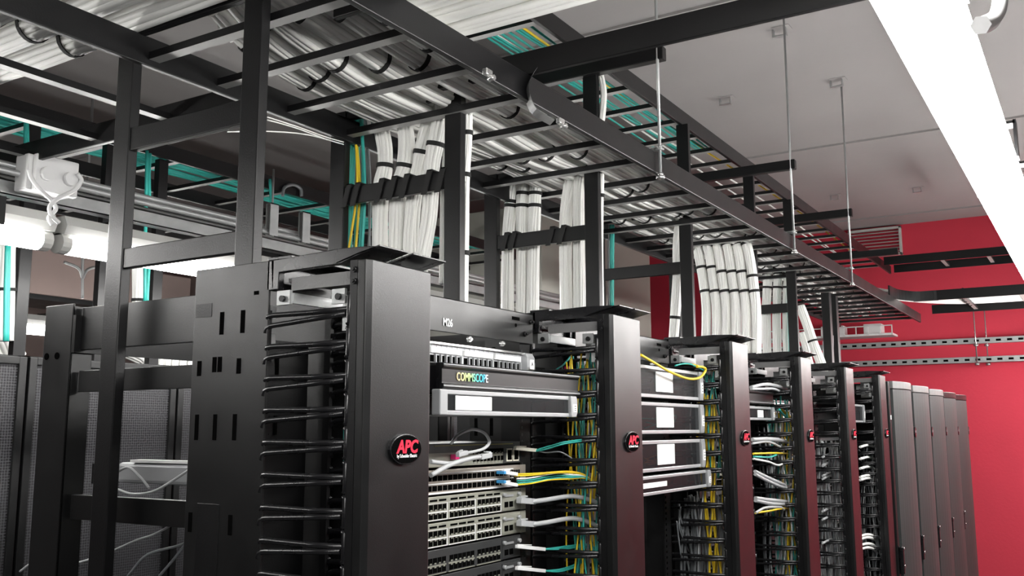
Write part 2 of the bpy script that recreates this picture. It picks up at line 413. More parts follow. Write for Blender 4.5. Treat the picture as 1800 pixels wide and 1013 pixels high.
# ---------------------------------------------------------------- vertical ladders
LX = [1.175, 1.82, 2.56, 3.34, 4.14, 4.78]
LN = ['leftmost, its posts in front of everything', 'second from left, aqua and white drops behind it', 'third from left, with five bundles and a conduit',
      'fourth from left, one bundle strapped', 'fifth, right of the six bundles', 'sixth, farthest, with three bundles and aqua cords']
LADS = []
for i, x in enumerate(LX):
    t = thing('vertical_ladder', 'black vertical cable ladder, '+LN[i], 'cable ladder', (x, 1.27, 2.165), 'vertical cable ladders')
    LADS.append(t)
    base = 0
    b0 = -2.165 if i == 0 else -.02
    mt = LADD
    MB().box((0, 0, base), (.022, .048, 3.045-2.165)).build('post', mt, t, .002)
    MB().box((0, .370, b0), (.022, .420, (3.045 if i == 0 else 2.72)-2.165)).build('post', mt, t, .002)
    for za, zb in ([(2.449, 2.497), (2.206, 2.247)] if i == 0 else [(2.465, 2.511)]):
        if i == 4: continue
        MB().box((.003, .048, za-2.165), (.018, .370, zb-2.165)).build('rung', mt, t, .002)
    MB().box((.003, .048, 2.665-2.165+.03), (.018, .370, 2.70-2.165+.02)).build('top_bar', mt, t, .002)
    if i: MB().box((-.02, -.01, -.022), (.05, .43, -.012)).build('foot_plate', mt, t)

def bpx(xp, pts): return [at(0, xp, *q) for q in pts]
G2 = 'white bundles in the second ladder'
bundle(bpx(1.885, [(640, 165), (662, 205), (675, 250), (677, 292), (670, 330), (668, 400), (668, 470)]), .0218, WHITEC, 'curved white cable bundle right of the aqua cords, strapped on the second ladder', G2, (.5,))
bundle(bpx(1.885, [(680, 150), (702, 195), (714, 240), (712, 292), (701, 330), (698, 400), (697, 475)]), .0218, WHITEC, 'curved white cable bundle, second from the aqua cords', G2, (.5,))
bundle(bpx(1.89, [(762, 140), (760, 190), (748, 240), (738, 290), (729, 340), (723, 400), (722, 475)]), .0218, WHITEC, 'white cable bundle in the middle leaning left, black band at its top', G2, (.18, .45))
bundle(bpx(1.87, [(776, 140), (776, 190), (768, 240), (760, 290), (757, 340), (752, 400), (738, 480)]), .0218, WHITEC, 'white cable bundle fanning out just left of the narrow one by the post', G2, (.4,))
bundle(bpx(1.90, [(790, 130), (790, 190), (790, 250), (786, 320), (784, 400), (783, 500)]), .0170, WHITEC, 'narrow white bundle directly left of the tall post', G2, (.10, .38))
bundle(bpx(1.86, [(820, 130), (823, 200), (822, 260), (818, 330), (817, 430), (816, 540)]), .0105, WHITEC, 'thin white bundle directly right of the tall post', G2, (.33, .55, .85))
def cords_px(xp, tops, bots, r, m, label, grp, name='fibre_cord', mids=None):
    for k in range(len(tops)):
        P = bpx(xp+R.uniform(-.012, .012), [tops[k]]+([mids[k]] if mids else [])+[bots[k]])
        tag(MB().tube(spline(P, 8), r, 6).build(name, m), label, 'cord', grp)
cords_px(1.875, [(620, 200), (626, 200), (631, 200), (636, 200), (623, 200), (634, 200)], [(608, 480), (615, 480), (622, 480), (629, 480), (612, 480), (634, 480)], .0048, TEAL, 'aqua cord dropping along the rear post of the second ladder', 'aqua cords in the second ladder', mids=[(613, 330), (620, 330), (628, 330), (638, 330), (616, 330), (641, 330)])
cords_px(1.855, [(625, 235), (626, 240)], [(606, 480), (622, 480)], .0036, YELL, 'yellow cord dropping among the aqua cords of the second ladder', 'yellow cords in the second ladder', mids=[(627, 340), (632, 335)])
cords_px(1.90, [(640, 200), (643, 205)], [(650, 470), (647, 470)], .0035, DGREYC, 'grey cord dropping right of the aqua cords', 'grey cords in the second ladder', mids=[(648, 320), (651, 330)])
G3 = 'white bundles in the third ladder'
for k, (a, b, c, d) in enumerate(((903, 897, 893, 892), (921, 918, 918, 918), (942, 940, 938, 936))):
    bundle(bpx(2.64, [(a+4, 275), (a, 320), (b, 370), (c, 430), (d, 570)]), .0212, WHITEC, 'white bundle in the left group of three on the third ladder, %s' % ['left', 'middle', 'right'][k], G3, (.38+(.0 if k else .06), .47))
for k, (a, b, c) in enumerate(((1003, 994, 996), (1019, 1018, 1019))):
    bundle(bpx(2.64, [(a+6, 270), (a, 320), (b, 400), (c, 570)]), .0212, WHITEC, 'white bundle in the right pair on the third ladder, %s' % ['left', 'right'][k], G3, (.25,))
mb = MB(); P = spline(bpx(2.66, [(1035, 285), (1036, 420), (1037, 570)]), 60)
for a in P[::2]: mb.ring(a, (0, 0, 1), .0055, .0035, .003, 10)
mb.tube(P[::6], .0058, 10)
tag(mb.build('corrugated_conduit', WHITEC), 'ribbed white flexible conduit beside the right post of the third ladder', 'conduit')
bundle(bpx(2.59, [(1048, 250), (1057, 300), (1056, 380), (1056, 460), (1058, 560)]), .0085, WHITEC, 'thin white bundle outside the third ladder right post', G3, (.4,))
bundle(bpx(2.585, [(1054, 125), (1061, 160), (1060, 190), (1056, 226)]), .0100, WHITEC, 'short white bundle beside the third post above the lower tray', G3, ())
cords_px(3.36, [(1074, 395), (1078, 395)], [(1074, 545), (1077, 545)], .0050, TEAL, 'aqua cord at the rear post of the fourth ladder', 'aqua cords of the fourth ladder')
cords_px(3.36, [(1069, 395)], [(1070, 545)], .0040, DGREYC, 'grey cord at the rear post of the fourth ladder', 'grey cord of the fourth ladder')
bundle(bpx(3.40, [(1197, 375), (1194, 400), (1191, 440), (1191, 490), (1188, 540), (1183, 610)]), .0195, WHITEC, 'single white bundle at the right post of the fourth ladder', 'white bundle of the fourth ladder', (.15, .86), sq=1)
for k in range(6):
    o = 17.6*k; s_ = 2.2*k
    bundle(bpx(3.95, [(1206+o, 395-s_*.5), (1220+o, 418-s_*.4), (1229+o, 450), (1237+o*.99, 500), (1242+o*.99, 545), (1240+o*1.02, 625)]), .0215, WHITEC,
       'white bundle in the curtain of six between the fourth and fifth posts, %s' % ['leftmost', 'second from left', 'third from left', 'third from right', 'second from right', 'rightmost'][k], 'six curved white bundles', (.30, .50+.01*k, .66))
for k in range(3):
    o = 18*k
    bundle(bpx(4.86, [(1347+o, 475), (1349+o, 490), (1348+o, 520), (1347+o, 560), (1349+o, 650)]), .0235, WHITEC, 'white bundle on the sixth ladder, %s' % ['left', 'middle', 'right'][k], 'three white bundles on the sixth ladder', (.12, .42))
cords_px(4.82, [(1384, 470), (1387, 470), (1390, 470)], [(1389, 640), (1391, 640), (1393, 640)], .006, TEAL, 'aqua cord beside the sixth ladder bundles', 'aqua cords of the sixth ladder')
bundle([at(0, 5.3, *q) for q in ((1406, 538), (1420, 575), (1432, 610), (1446, 648), (1450, 672))], .026, WHITEC, 'slanted white bundle beyond the sixth ladder, tied in the middle', 'slanting bundles', (.45,))
bundle([at(0, 5.4, *q) for q in ((1408, 585), (1415, 605), (1426, 650), (1431, 672))], .020, WHITEC, 'shorter slanted white bundle lower left of the tied one', 'slanting bundles', ())
cords_px(5.6, [(1462, 590), (1449, 600)], [(1463, 670), (1450, 670)], .010, GREYC, 'pale cord hanging beyond the sixth ladder near the red wall', 'pale cords near the red wall')
# rung straps of ladders
for (i, ys) in ((1, (1.33, 1.37, 1.44, 1.48, 1.52, 1.60, 1.63)), (2, (1.40, 1.44, 1.58, 1.61))):
    for y in ys:
        t = MB()
        x = LX[i]-.003
        t.hexa([(x, y, 2.458), (x+.003, y, 2.458), (x+.003, y+.016, 2.458), (x, y+.016, 2.458), (x, y-.018, 2.518), (x+.003, y-.018, 2.518), (x+.003, y-.002, 2.518), (x, y-.002, 2.518)])
        t.hexa([(x, y-.018, 2.515), (x+.03, y-.018, 2.515), (x+.03, y-.002, 2.515), (x, y-.002, 2.515), (x, y-.018, 2.518), (x+.03, y-.018, 2.518), (x+.03, y-.002, 2.518), (x, y-.002, 2.518)])
        o = t.build('strap', VELC, LADS[i]); o.location = (-LX[i], -1.27, -2.165)

# ---------------------------------------------------------------- horizontal bundles on the trays
ys = [1.170+.074*k for k in range(6)]
lab = 'white cable bundle lying lengthwise on the lower tray between its rungs'
for k, y in enumerate(ys):
    x0 = 1.3+.05*k; pts = []
    if k in (0, 1, 2):      # drop from the bridging tray bundles
        xs = 1.40-.04*k
        pts = [(xs-.05, y+.05, 2.775), (xs+.03, y+.02, 2.745), (xs+.12, y, 2.722)]; x0 = xs+.35
        l2 = 'white bundle on the lower tray starting under the bridging tray, %s' % ['outer', 'middle', 'inner'][k]
    else:
        pts = [(1.26+.03*(k-3), y+.02, 2.79), (1.34+.03*(k-3), y+.01, 2.745), (1.44+.03*(k-3), y, 2.715)]; x0 = 1.66+.03*(k-3)
        l2 = 'white bundle on the lower tray behind the first ones, %s' % ['fourth from the front', 'fifth from the front', 'along the rear rail'][k-3]
    x = x0
    while x < 7.2:
        pts.append((x, y+.018*math.sin(x*2.3+k), 2.700+.006*math.sin(x*9+k))); x += .34
    bundle(pts, .0295, WHITEC, l2, 'white bundles on the lower tray', [.06+.07*j+R.uniform(-.01, .01) for j in range(13)], seg=5, tiers=19, twist=.8, onlyouter=True)
for k in range(3):
    y = 1.26+.12*k; pts = []; x = 2.1+.5*k
    while x < 6.9: pts.append((x, y+.02*math.sin(x*1.7+k*2), 2.752)); x += .4
    bundle(pts, .026, WHITEC, 'white bundle in the upper layer of the lower tray, %s' % ['nearest the front rail', 'middle', 'rear, starting farther along'][k], 'upper layer white bundles', [.1*j for j in range(1, 9)], seg=5, twist=.8, onlyouter=True)
for k in range(5):
    xs = .80+.092*k
    bundle([(xs, .5, 2.735), (xs, 1.4, 2.735), (xs+.02, 2.2, 2.735), (xs, 3.0, 2.735)], .036, WHITEC, 'white cable bundle running across the left cross tray, %s' % ['outermost left', 'second', 'middle', 'fourth', 'rightmost'][k], 'bundles on the left cross tray', (.25, .55, .75), tiers=19, onlyouter=True)
for k in range(4):
    xs = 1.41+.075*k
    bundle([(xs, -1.65, 2.79), (xs, -.3, 2.79), (xs, .6, 2.79), (xs+.005, 1.2, 2.785), (xs-.03, 1.6, 2.78)], .036, WHITEC, 'white cable bundle on the bridging tray, %s' % ['farthest left', 'second', 'third', 'rightmost by the rail'][k], 'bundles on the bridging tray', (.6, .8), onlyouter=True)
# bundles curling up between the two trays at top centre
for k, (pl, P) in enumerate(((1.45, [(700, 150), (655, 110), (628, 78), (632, 45), (665, 18), (700, 2)]), (1.36, [(740, 160), (770, 110), (745, 60), (700, 15), (680, -15)]))):
    bundle([at(1, pl, *q) for q in P], .030, WHITEC, 'white bundle curling upward above the lower tray, %s' % ['left loop', 'right loop'][k], 'curling bundles', (.3, .8), tiers=19)
# aqua cords on the upper tray
for k in range(16):
    y = 1.35+.014*k; pts = []; x = 1.4
    while x < (7.4 if k in (4, 11, 14) else 3.9+.06*((k*7) % 9)): pts.append((x, y+.02*math.sin(x*1.3+k), 3.098+.006*(k % 3))); x += .5
    tag(MB().tube(spline(pts, 4), .0045, 5).build('fibre_cord', YELL if k in (4,) else (WHITEC if k in (11, 14) else TEAL)), 'yellow cord on the upper tray' if k == 4 else ('white cord on the upper tray' if k in (11, 14) else 'thin aqua cord lying along the upper tray'), 'cord', 'cords on the upper tray' + (' yellow' if k == 4 else (' white' if k in (11, 14) else ' aqua')))

# ---------------------------------------------------------------- vertical cable manager
XM = [1.03, 1.824, 2.596, 3.312, 3.994, 4.685]
ML = ['nearest, closest to the viewer', 'second from the left', 'third from the left', 'fourth from the left', 'fifth from the left', 'last one, beside the tall cabinets']
def make_manager():
    W = .156
    t = thing('cable_manager', 'black vertical cable manager with plain door and oval badge, '+ML[0], 'cable manager', (XM[0], .88, 0), 'vertical cable managers')
    d = MB().prism([(0, .018), (0, .003), (.010, -.002), (W-.004, 0), (W, .004), (W, .018)], 2, .06, 2.131).build('door', POWDER, t, .0015)
    MB().box((.0, .018, .06), (.003, .032, 2.131)).build('door_flange', RAILM, t)
    for z in (2.117, 2.100):
        MB().cyl((-.003, .024, z), (.002, .024, z), .0045, 12).cyl((-.005, .024, z), (-.003, .024, z), .0025, 6).build('bolt', RAILM, t)
    # badge
    bx, bz = .089, 1.859
    def ell(a, b, y0, y1):
        n = 28; return MB().prism([(bx+a*math.cos(2*math.pi*k/n), bz+b*math.sin(2*math.pi*k/n)) for k in range(n)], 1, y0, y1)
    b1 = ell(.0370, .0225, -.006, 0).build('badge', PLAS, t, .001)
    ell(.0345, .0200, -.0068, -.006).build('badge_face', HOLE, b1)
    text_obj('letters', 'APC', .026, BADGER, b1, (bx, -.0072, bz+.003), FR, .0005, .18, .0008, sx=.98)
    text_obj('small_letters', 'by Schneider Electric', .0072, PAPER, b1, (bx, -.0072, bz-.0095), FR, .0003, sx=.78)
    # fingers, left and right side
    fm = None
    for k in range(31):
        z = 2.060-k*.0478
        if z < .7: break
        for sx in (0.0, W-.006):
            if fm is None:
                f = MB()
                f.tube([(.003, .199, -.004), (.003, .196, 0), (.003, .186, .001), (.003, .10, 0), (.003, .034, .001)], .0042, 8)
                f.tube([(.003, .201, -.026), (.003, .199, -.018), (.003, .190, -.0150), (.003, .10, -.0095), (.003, .040, -.0055)], .0042, 8)
                f.tube([(.003, .196, .003), (.003, .202, .006), (.003, .206, .007)], .003, 6)
                f.tube([(.003, .037, -.022), (.003, .034, -.019), (.003, .034, .019), (.003, .037, .022)], .0045, 10)
                fo = f.build('finger', PLAS, t); fm = fo.data
            else:
                fo = bpy.data.objects.new('finger', fm); COL.objects.link(fo); fo.parent = t
            fo.location = (sx, 0, z)
    # rear wall of the channel and side posts
    MB().box((.004, .199, .05), (.012, .212, 2.07)).build('finger_post', RAILM, t)
    MB().box((W-.012, .199, .05), (W-.004, .212, 2.07)).build('finger_post', RAILM, t)
    bp = MB().box((.02, .24, .05), (W-.02, .246, 2.03)).build('backplate', RAILM, t)
    for z in (2.035-.04, 1.90):
        MB().box((.045, .2375, z-.02), (.051, .2395, z+.01)).box((.062, .2375, z-.02), (.068, .2395, z+.01)).build('slot', HOLE, bp)
    for k in range(5):
        z = 2.07-.044*k; MB().box((.010, .200, z-.012), (.022, .208, z+.008)).build('rail_tab', ZINC if k < 2 else RAILM, t)
    hb = MB().box((.004, .155, 2.076), (.010, .182, 2.098)).box((.010, .152, 2.078), (W-.03, .158, 2.094)).build('bracket', ZINC, t)
    MB().cyl((-.001, .168, 2.085), (.004, .168, 2.085), .005, 10).build('screw', RAILM, hb)
    hb2 = MB().box((.004, .045, 2.070), (.009, .070, 2.092)).box((.006, .040, 2.03), (.010, .050, 2.070)).build('bracket', ZINC, t)
    MB().cyl((-.001, .055, 2.080), (.004, .055, 2.080), .005, 10).build('screw', RAILM, hb2)
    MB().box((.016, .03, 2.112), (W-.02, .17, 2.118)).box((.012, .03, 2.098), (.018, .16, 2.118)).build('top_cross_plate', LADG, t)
    sd = MB().box((W-.010, .025, 2.030), (W-.006, .115, 2.105)).box((W-.012, .115, 2.045), (W-.008, .135, 2.09)).build('side_plate', ZINC, t, .001)
    MB().cyl((W-.016, .075, 2.062), (W-.008, .075, 2.062), .007, 12).cyl((W-.016, .118, 2.068), (W-.008, .118, 2.068), .004, 12).build('bolt', RAILM, sd)
    MB().box((W-.0108, .045, 2.094), (W-.0098, .065, 2.099)).build('slot', HOLE, sd)
    # rear side panel with slots
    sp = MB().box((0, .195, .05), (.004, .363, 2.146)).build('rear_panel', POWDER, t, .001)
    def sl(y, z, wy, hz, m=HOLE): MB().box((-.0006, y-wy*.85, z-hz/2), (.001, y+wy*.85, z+hz/2)).build('slot', m, sp)
    sl(.340, 2.078, .022, .022, LADD)
    for y, z in ((.297, 2.055), (.250, 2.055), (.345, 1.985), (.310, 1.990), (.298, 1.990), (.255, 1.986)): sl(y, z, .0055, .036 if z > 2 else .024)
    for y in (.345, .303, .259): sl(y, 1.892, .0050, .040)
    for y in (.350, .260): sl(y, 1.745, .0050, .030)
    sl(.222, 2.098, .006, .006)
    MB().box((-.0010, .285, .3), (.0005, .335, 1.775)).build('cover_strip', RAILM, sp, .001)
    MB().box((W-.004, .215, .05), (W, .363, 2.146)).build('rear_panel', POWDER, t)
    # top cap
    cap = MB()
    for x in (0, W-.012):
        cap.prism([(.189, 2.100), (.193, 2.146), (.15, 2.1475), (.05, 2.151), (0, 2.149), (-.018, 2.147), (-.015, 2.1445), (.010, 2.139), (.022, 2.137), (.05, 2.128), (.175, 2.126), (.176, 2.100)], 0, x, x+.012)
    cap.box((0, .186, 2.100), (W, .200, 2.146))
    cap.box((.0, .150, 2.146), (W, .200, 2.151))
    cap.build('top_cap', PLAS, t, .001)
    for x0, x1 in ((.0, .068), (.078, .162)):
        MB().prism([(.06, 2.128), (.06, 2.131), (.02, 2.141), (-.022, 2.1490), (-.022, 2.1465), (.02, 2.137)], 0, x0, x1).build('lip', PLAS, t, .0006)
    return t
M0 = make_manager()
for i in range(1, 6): copy_tree(M0, (XM[i], .88, 0), 'black vertical cable manager with plain door and oval badge, '+ML[i])

# ---------------------------------------------------------------- rack frames
def make_rack(i):
    xm = XM[i]+.156; xn = XM[i+1]
    lab = ['black open rack with M26 printed on its top plate, nearest', 'black open rack holding three clear fronted boxes, second', 'black open rack with thick grey cords, third', 'black open rack of densely packed grey cords, fourth', 'black open rack next to the closed cabinets, fifth'][i]
    t = thing('open_rack', lab, 'rack', (xm, 1.05, 0), 'open racks in the row')
    W = xn-xm
    pl = MB().box((.005, 0, 2.070), (W-.038, .004, 2.136)).box((.005, 0, 2.133), (W-.038, .05, 2.136)).build('top_plate', POWDER, t, .001)
    for x, z in ((W-.050, 2.118), (W-.075, 2.090), (W-.29, 2.062), (W-.17, 2.062)):
        MB().cyl((x, -.006, z), (x, 0, z), .0055, 12).cyl((x, -.010, z), (x, -.006, z), .003, 6).build('bolt', CHROME if z < 2.07 else RAILM, pl)
    MB().box((W-.125, -.0008, 2.117), (W-.095, .001, 2.124)).cyl((W-.11, -.0008, 2.106), (W-.11, .001, 2.106), .004, 10).build('slot', HOLE, pl)
    if i == 0: text_obj('rack_number', 'M26', .021, PAPER, pl, (.2785, -.001, 2.088), FR, .0004, 0, .0003, sx=.85)
    for x0, x1 in ((.02, .075), (W-.085, W-.038)):
        p = MB().box((x0, .006, 0), (x1, .010, 2.07)).box((x0 if x0 < .1 else x1-.004, .006, 0), (x0+.004 if x0 < .1 else x1, .08, 2.13)).build('front_post', RAILM, t)
        h = MB(); hx = x1-.008 if x0 < .1 else x0+.008
        for k in range(80):
            z = 2.05-k*.0148; h.box((hx-.003, .0052, z), (hx+.003, .0062, z+.006))
        h.build('holes', HOLE if i else SWD, p, kind='stuff')
    for x in (.03, W-.06):
        MB().box((x, .80, 0), (x+.05, .80+.004, 2.15)).box((x, .80, 0), (x+.004, .90, 2.155)).build('rear_post', POWDER, t, .001)
    if i == 0:
        for yy in (.885, .848): MB().cyl((.0285, yy, 2.045), (.0305, yy, 2.045), .0075, 14).build('hole', HOLE, t)
        for za, zb in ((2.056, 2.147), (1.967, 2.012), (1.705, 1.755), (1.30, 1.36)):
            MB().box((.045, .15, za), (.058, .79, zb)).build('side_bar', POWDER, t, .001)
    else:
        MB().box((.04, .15, 2.06), (.055, .79, 2.13)).build('side_bar', RAILM, t)
    MB().box((.03, .79, 2.05), (W-.01, .80, 2.13)).build('rear_top_plate', RAILM, t)
    return t
for i in range(5): make_rack(i)

# ---------------------------------------------------------------- gear helpers
def patch_panel(x0, z0, y, label):
    t = thing('patch_panel', label, 'patch panel', (x0, y, z0))
    W = .4826
    MB().prism([(0, .0), (0, .038), (.05, .040), (.05, .0)], 0, .01, W-.02).build('body', SILV, t, .002)
    MB().box((.004, -.006, .0345), (W-.02, .02, .0385)).build('top_lip', CHROME, t)
    for k in range(4):
        xa = .022+k*.108
        MB().box((xa, -.004, .0185), (xa+.098, 0, .0285)).build('label_strip', PAPER, t)
        mb = MB(); mh = MB()
        for j in range(6):
            x = xa+.001+j*.0165
            mh.box((x, -.0006, .002), (x+.0115, .001, .0145)); mb.box((x+.012, -.005, .001), (x+.0145, 0, .0165))
        mh.build('port', HOLE, t, kind='stuff'); mb.build('port_divider', SILV, t, kind='stuff')
        mb = MB()
        for j in range(6): mb.box((xa+.004+j*.0165, -.0008, .030), (xa+.013+j*.0165, 0, .0335))
        mb.build('port_number', SILV, t, kind='stuff')
    e = MB().prism([(-.012, 0), (-.016, .008), (-.016, .028), (-.010, .038), (.03, .038), (.03, 0)], 0, W-.030, W).build('end_cap', SILV, t, .002)
    MB().box((W-.022, -.0172, .004), (W-.006, -.016, .024)).build('label', PAPER, e)
    text_obj('letter', 'A', .012, HOLE, e, (W-.014, -.0175, .014), FR, .0002)
    return t
def wire_guard(x0, z0, y, W, label, text=None, tint=POWDER):
    t = thing('cable_guard', label, 'cable guard', (x0, y, z0))
    MB().prism([(0, 0), (-.004, .003), (-.004, .008), (0, .010), (.0, .034), (-.004, .037), (-.004, .042), (0, .044), (.006, .044), (.006, 0)], 0, 0, W).build('cover', tint, t, .0008)
    MB().box((.0, .006, .0), (W, .012, .044)).box((.004, .012, -.008), (.012, .125, .040)).box((W-.012, .012, -.008), (W-.004, .125, .040)).box((.004, .012, -.008), (W-.004, .125, -.005)).build('tray', PLAS, t)
    MB().box((0, -.0045, .0405), (W, -.0035, .0418)).box((0, -.0045, .0045), (W, -.0035, .0062)).build('highlight_rib', SILV, t)
    if text: text_obj('maker_name', text, .0200, HOLO, t, (.090, -.0008, .0215), FR, .0004, 0, .0002, sx=.80)
    return t
def fibre_shelf(x0, z0, y, W, H, label, paper=None, cords=None, lite=False):
    t = thing('fibre_shelf', label, 'fibre box', (x0, y, z0))
    b = .008 if H < .06 else .009
    MB().box((.02, .0, 0), (W-.012, .006, b)).build('bottom_frame', SILV, t, .0015)
    MB().box((.02, .0, H-b), (W-.012, .006, H)).build('top_frame', SILV, t, .0015)
    for xa, xb in ((0, .022), (W-.024, W)):
        e = MB().prism([(xa+.002, 0), (xb, 0), (xb, H*.05) if xa else (xb, 0), (xb+.004 if xa else xb, H*.2), (xb+.004 if xa else xb, H*.8), (xb, H), (xa, H)] if xa else [(xa, 0), (xb, 0), (xb, H), (xa, H)], 1, -.006, .012).build('end_frame', SILV, t, .002)
        if xa:
            MB().box((xa+.008, -.0068, H*.25), (xb, -.006, H*.62)).build('label', PAPER, e)
            for q in range(3): MB().box((xa+.013, -.0072, H*(.31+.1*q)), (xb-.004, -.0068, H*(.34+.1*q))).build('print_mark', HOLE, e)
    MB().box((.02, .001, b), (W-.022, .0025, H-b)).build('clear_cover', CLEAR, t)
    MB().box((.02, .11, 0), (W-.02, .114, H)).box((.02, .012, 0), (W-.02, .11, .003)).box((.02, .012, H-.003), (W-.02, .11, H)).build('casing', SWD if not lite else SILV, t)
    if paper: MB().box((paper[0], -.0008, paper[1]), (paper[2], .0008, paper[3])).build('paper_label', PAPER, t)
    if cords:
        for q in range(9):
            xx = R.uniform(.05, W-.12); zz = R.uniform(.012, H-.02)
            MB().tube(spline([(xx, .05, zz), (xx+.03, .03, zz+R.uniform(-.01, .01)), (xx+.07, .05, zz+R.uniform(-.015, .01))], 5), .0016, 5).build('inner_cord', cords, t)
    return t
def switch(x0, z0, y, style, label):
    t = thing('network_switch', label, 'switch', (x0, y, z0))
    W = .4826; H = .0435
    body = {'g': SWG, 'd': SWD, 't': SWTAN, 'k': SWD}[style]
    MB().box((.018, 0, .0005), (W-.018, .38, H)).build('chassis', body, t, .0008)
    for xe in (0, W-.02): MB().box((xe, -.001, 0), (xe+.02, .003, H)).build('rack_ear', RAILM if style in 'dk' else body, t)
    if style in 'gd':
        fr = WHITEP if style == 'g' else SWG
        for g_ in range(4):
            xa = .022+g_*.0925
            ports = MB(); clips = MB()
            for j in range(6):
                for r_ in range(2):
                    xx = xa+.004+j*.0138; zz = .0035+r_*.0155
                    ports.box((xx, -.0008, zz), (xx+.0115, .0005, zz+.0105)); clips.box((xx+.003, -.0014, zz+(.0085 if r_ == 0 else -.0005)), (xx+.0085, -.0002, zz+(.0112 if r_ == 0 else .002)))
            ports.build('port', HOLE, t, kind='stuff'); clips.build('port_clip', SWG, t, kind='stuff')
            if style == 'g':
                MB().box((xa, -.0012, .0310), (xa+.087, 0, .0318)).box((xa, -.0012, .0145), (xa+.087, 0, .0165)).box((xa+.0865, -.0014, .002), (xa+.0882, 0, .032)).box((xa, -.0014, .0012), (xa+.088, 0, .0024)).build('port_frame', fr, t)
                v = MB()
                for j in range(3): v.box((xa+.006+j*.028, -.0008, .0350), (xa+.028+j*.028, .0005, .0385))
                v.build('vent_slot', HOLE, t, kind='stuff')
            else:
                MB().box((xa, -.0012, .0142), (xa+.085, 0, .0168)).box((xa, -.0012, .0002), (xa+.085, 0, .0016)).build('port_frame', fr, t)
        MB().box((W-.092, -.0015, .003), (W-.024, .0005, H-.004)).build('uplink_module', body, t, .0005)
        MB().box((W-.084, -.0022, .008), (W-.070, -.001, .019)).box((W-.066, -.0022, .008), (W-.052, -.001, .019)).build('uplink_port', HOLE, t)
        MB().box((W-.082, -.004, .029), (W-.052, -.001, .033)).build('name_plate', SILV, t)
        MB().cyl((W-.032, -.008, .033), (W-.032, 0, .033), .004, 10).cyl((W-.088, -.008, .033), (W-.088, 0, .033), .004, 10).build('thumb_screw', SILV, t)
    elif style == 't':
        for r_ in range(2):
            v = MB()
            for j in range(24): v.box((.026+j*.0162, -.0008, .006+r_*.018), (.026+j*.0162+.0135, .0005, .0155+r_*.018))
            v.build('port', HOLE, t, kind='stuff')
            MB().box((.02, -.0018, .0175+r_*.018), (W-.05, 0, .0195+r_*.018)).build('row_rib', WHITEP, t)
        MB().box((.02, -.0018, .0005), (W-.02, 0, .0035)).build('lower_rib', WHITEP, t)
        mb = MB()
        for j in range(5): mb.box((W-.06+j*.008, -.001, .008), (W-.055+j*.008, .001, .034))
        mb.build('vent_slot', HOLE, t, kind='stuff')
    else:
        MB().box((.02, -.0012, .001), (W-.09, 0, .026)).build('lower_face', SWG, t)
        MB().box((.16, -.0010, .0385), (W-.05, .0, .0402)).build('status_strip', OLIVE, t)
        v = MB(); c = MB()
        for j in range(9):
            for r_ in range(2):
                xx = .285+j*.0125
                v.box((xx, -.0020, .007+r_*.0145), (xx+.0095, .0, .0165+r_*.0145)); c.box((xx+.002, -.0026, .0045+r_*.0165), (xx+.007, -.0012, .0072+r_*.0165))
        v.build('port', HOLE, t, kind='stuff'); c.build('port_clip', SWG, t, kind='stuff')
        for q in range(2):
            f = MB().box((W-.075+q*.026, -.0018, .004), (W-.054+q*.026, 0, .030)).build('uplink_port', CREAM, t)
            MB().box((W-.072+q*.026, -.0028, .007), (W-.057+q*.026, -.001, .027)).build('uplink_opening', HOLE, f)
    return t
GX = .229
x1 = XM[0]+GX
patch_panel(x1, 2.008, 1.035, 'silver patch panel with white label strips under the M26 plate')
wire_guard(x1+.018, 1.954, .926, .4826, 'black cable guard with COMMSCOPE in rainbow letters', 'COMMSCOPE')
fibre_shelf(x1+.006, 1.911, .926, .476, .0425, 'slim silver fibre shelf with a white label, below the lettered cable guard', (.052, .009, .163, .033))
switch(x1, 1.818, 1.045, 'k', 'dark switch with two cream uplink ports, topmost of the stack')
switch(x1, 1.770, 1.045, 't', 'tan metal switch with two long rows of small ports, second from top')
switch(x1, 1.7225, 1.045, 'g', 'grey switch with white port frames, upper of the two alike, third in the stack')
switch(x1, 1.6755, 1.045, 'g', 'grey switch with white port frames, lower of the two alike, fourth in the stack')
switch(x1, 1.6285, 1.045, 'd', 'black switch with grey ports, upper of the two at the bottom')
switch(x1, 1.5815, 1.045, 'd', 'black switch with grey ports, lower one cut by the picture edge')
switch(x1, 1.5345, 1.045, 'd', 'black switch under the lowest visible one, out of view')
x2 = XM[1]+GX
for k, (z, H, c, l) in enumerate(((1.963, .079, DGREYC, 'clear fronted fibre box with white label, top of the three'), (1.874, .078, TEAL, 'clear fronted fibre box with aqua cords inside, middle of the three'), (1.782, .076, mat('orange_inner_cord', (.5, .2, .08), .5), 'clear fronted fibre box with orange cords inside, lowest of the three'))):
    fibre_shelf(x2, z, .948, .4826, H, l, (.165, .016, .275, .066), c)
fibre_shelf(x2, 1.728, .940, .50, .046, 'slim silver fibre tray with a torn label under the three clear boxes', (.02, .018, .20, .030), None)
x3 = XM[2]+GX
wire_guard(x3, 1.966, .975, .4826, 'dark cable guard ending in a white letter E in the third rack', None, RAILM)
t3 = wire_guard(x3, 1.90, 1.2, .3, 'dark blanking cable guard behind the third rack shelf', None, RAILM)
text_obj('letter', 'E', .020, PAPER, COL.objects[t3.name], (.0, .0, .0), FR, .0004) if False else None
fibre_shelf(x3, 1.913, .975, .475, .045, 'slim silver fibre shelf below the cable guard in the third rack', (.30, .009, .36, .033))
x4 = XM[3]+GX
for z, l in ((1.965, 'small white faced cassette panel in the fourth rack, upper'), (1.922, 'small white faced cassette panel in the fourth rack, lower')):
    patch_panel(x4-.02, z-.014, 1.045, l)
switch(x4, 1.80, 1.045, 'g', 'grey switch behind cords in the fourth rack')
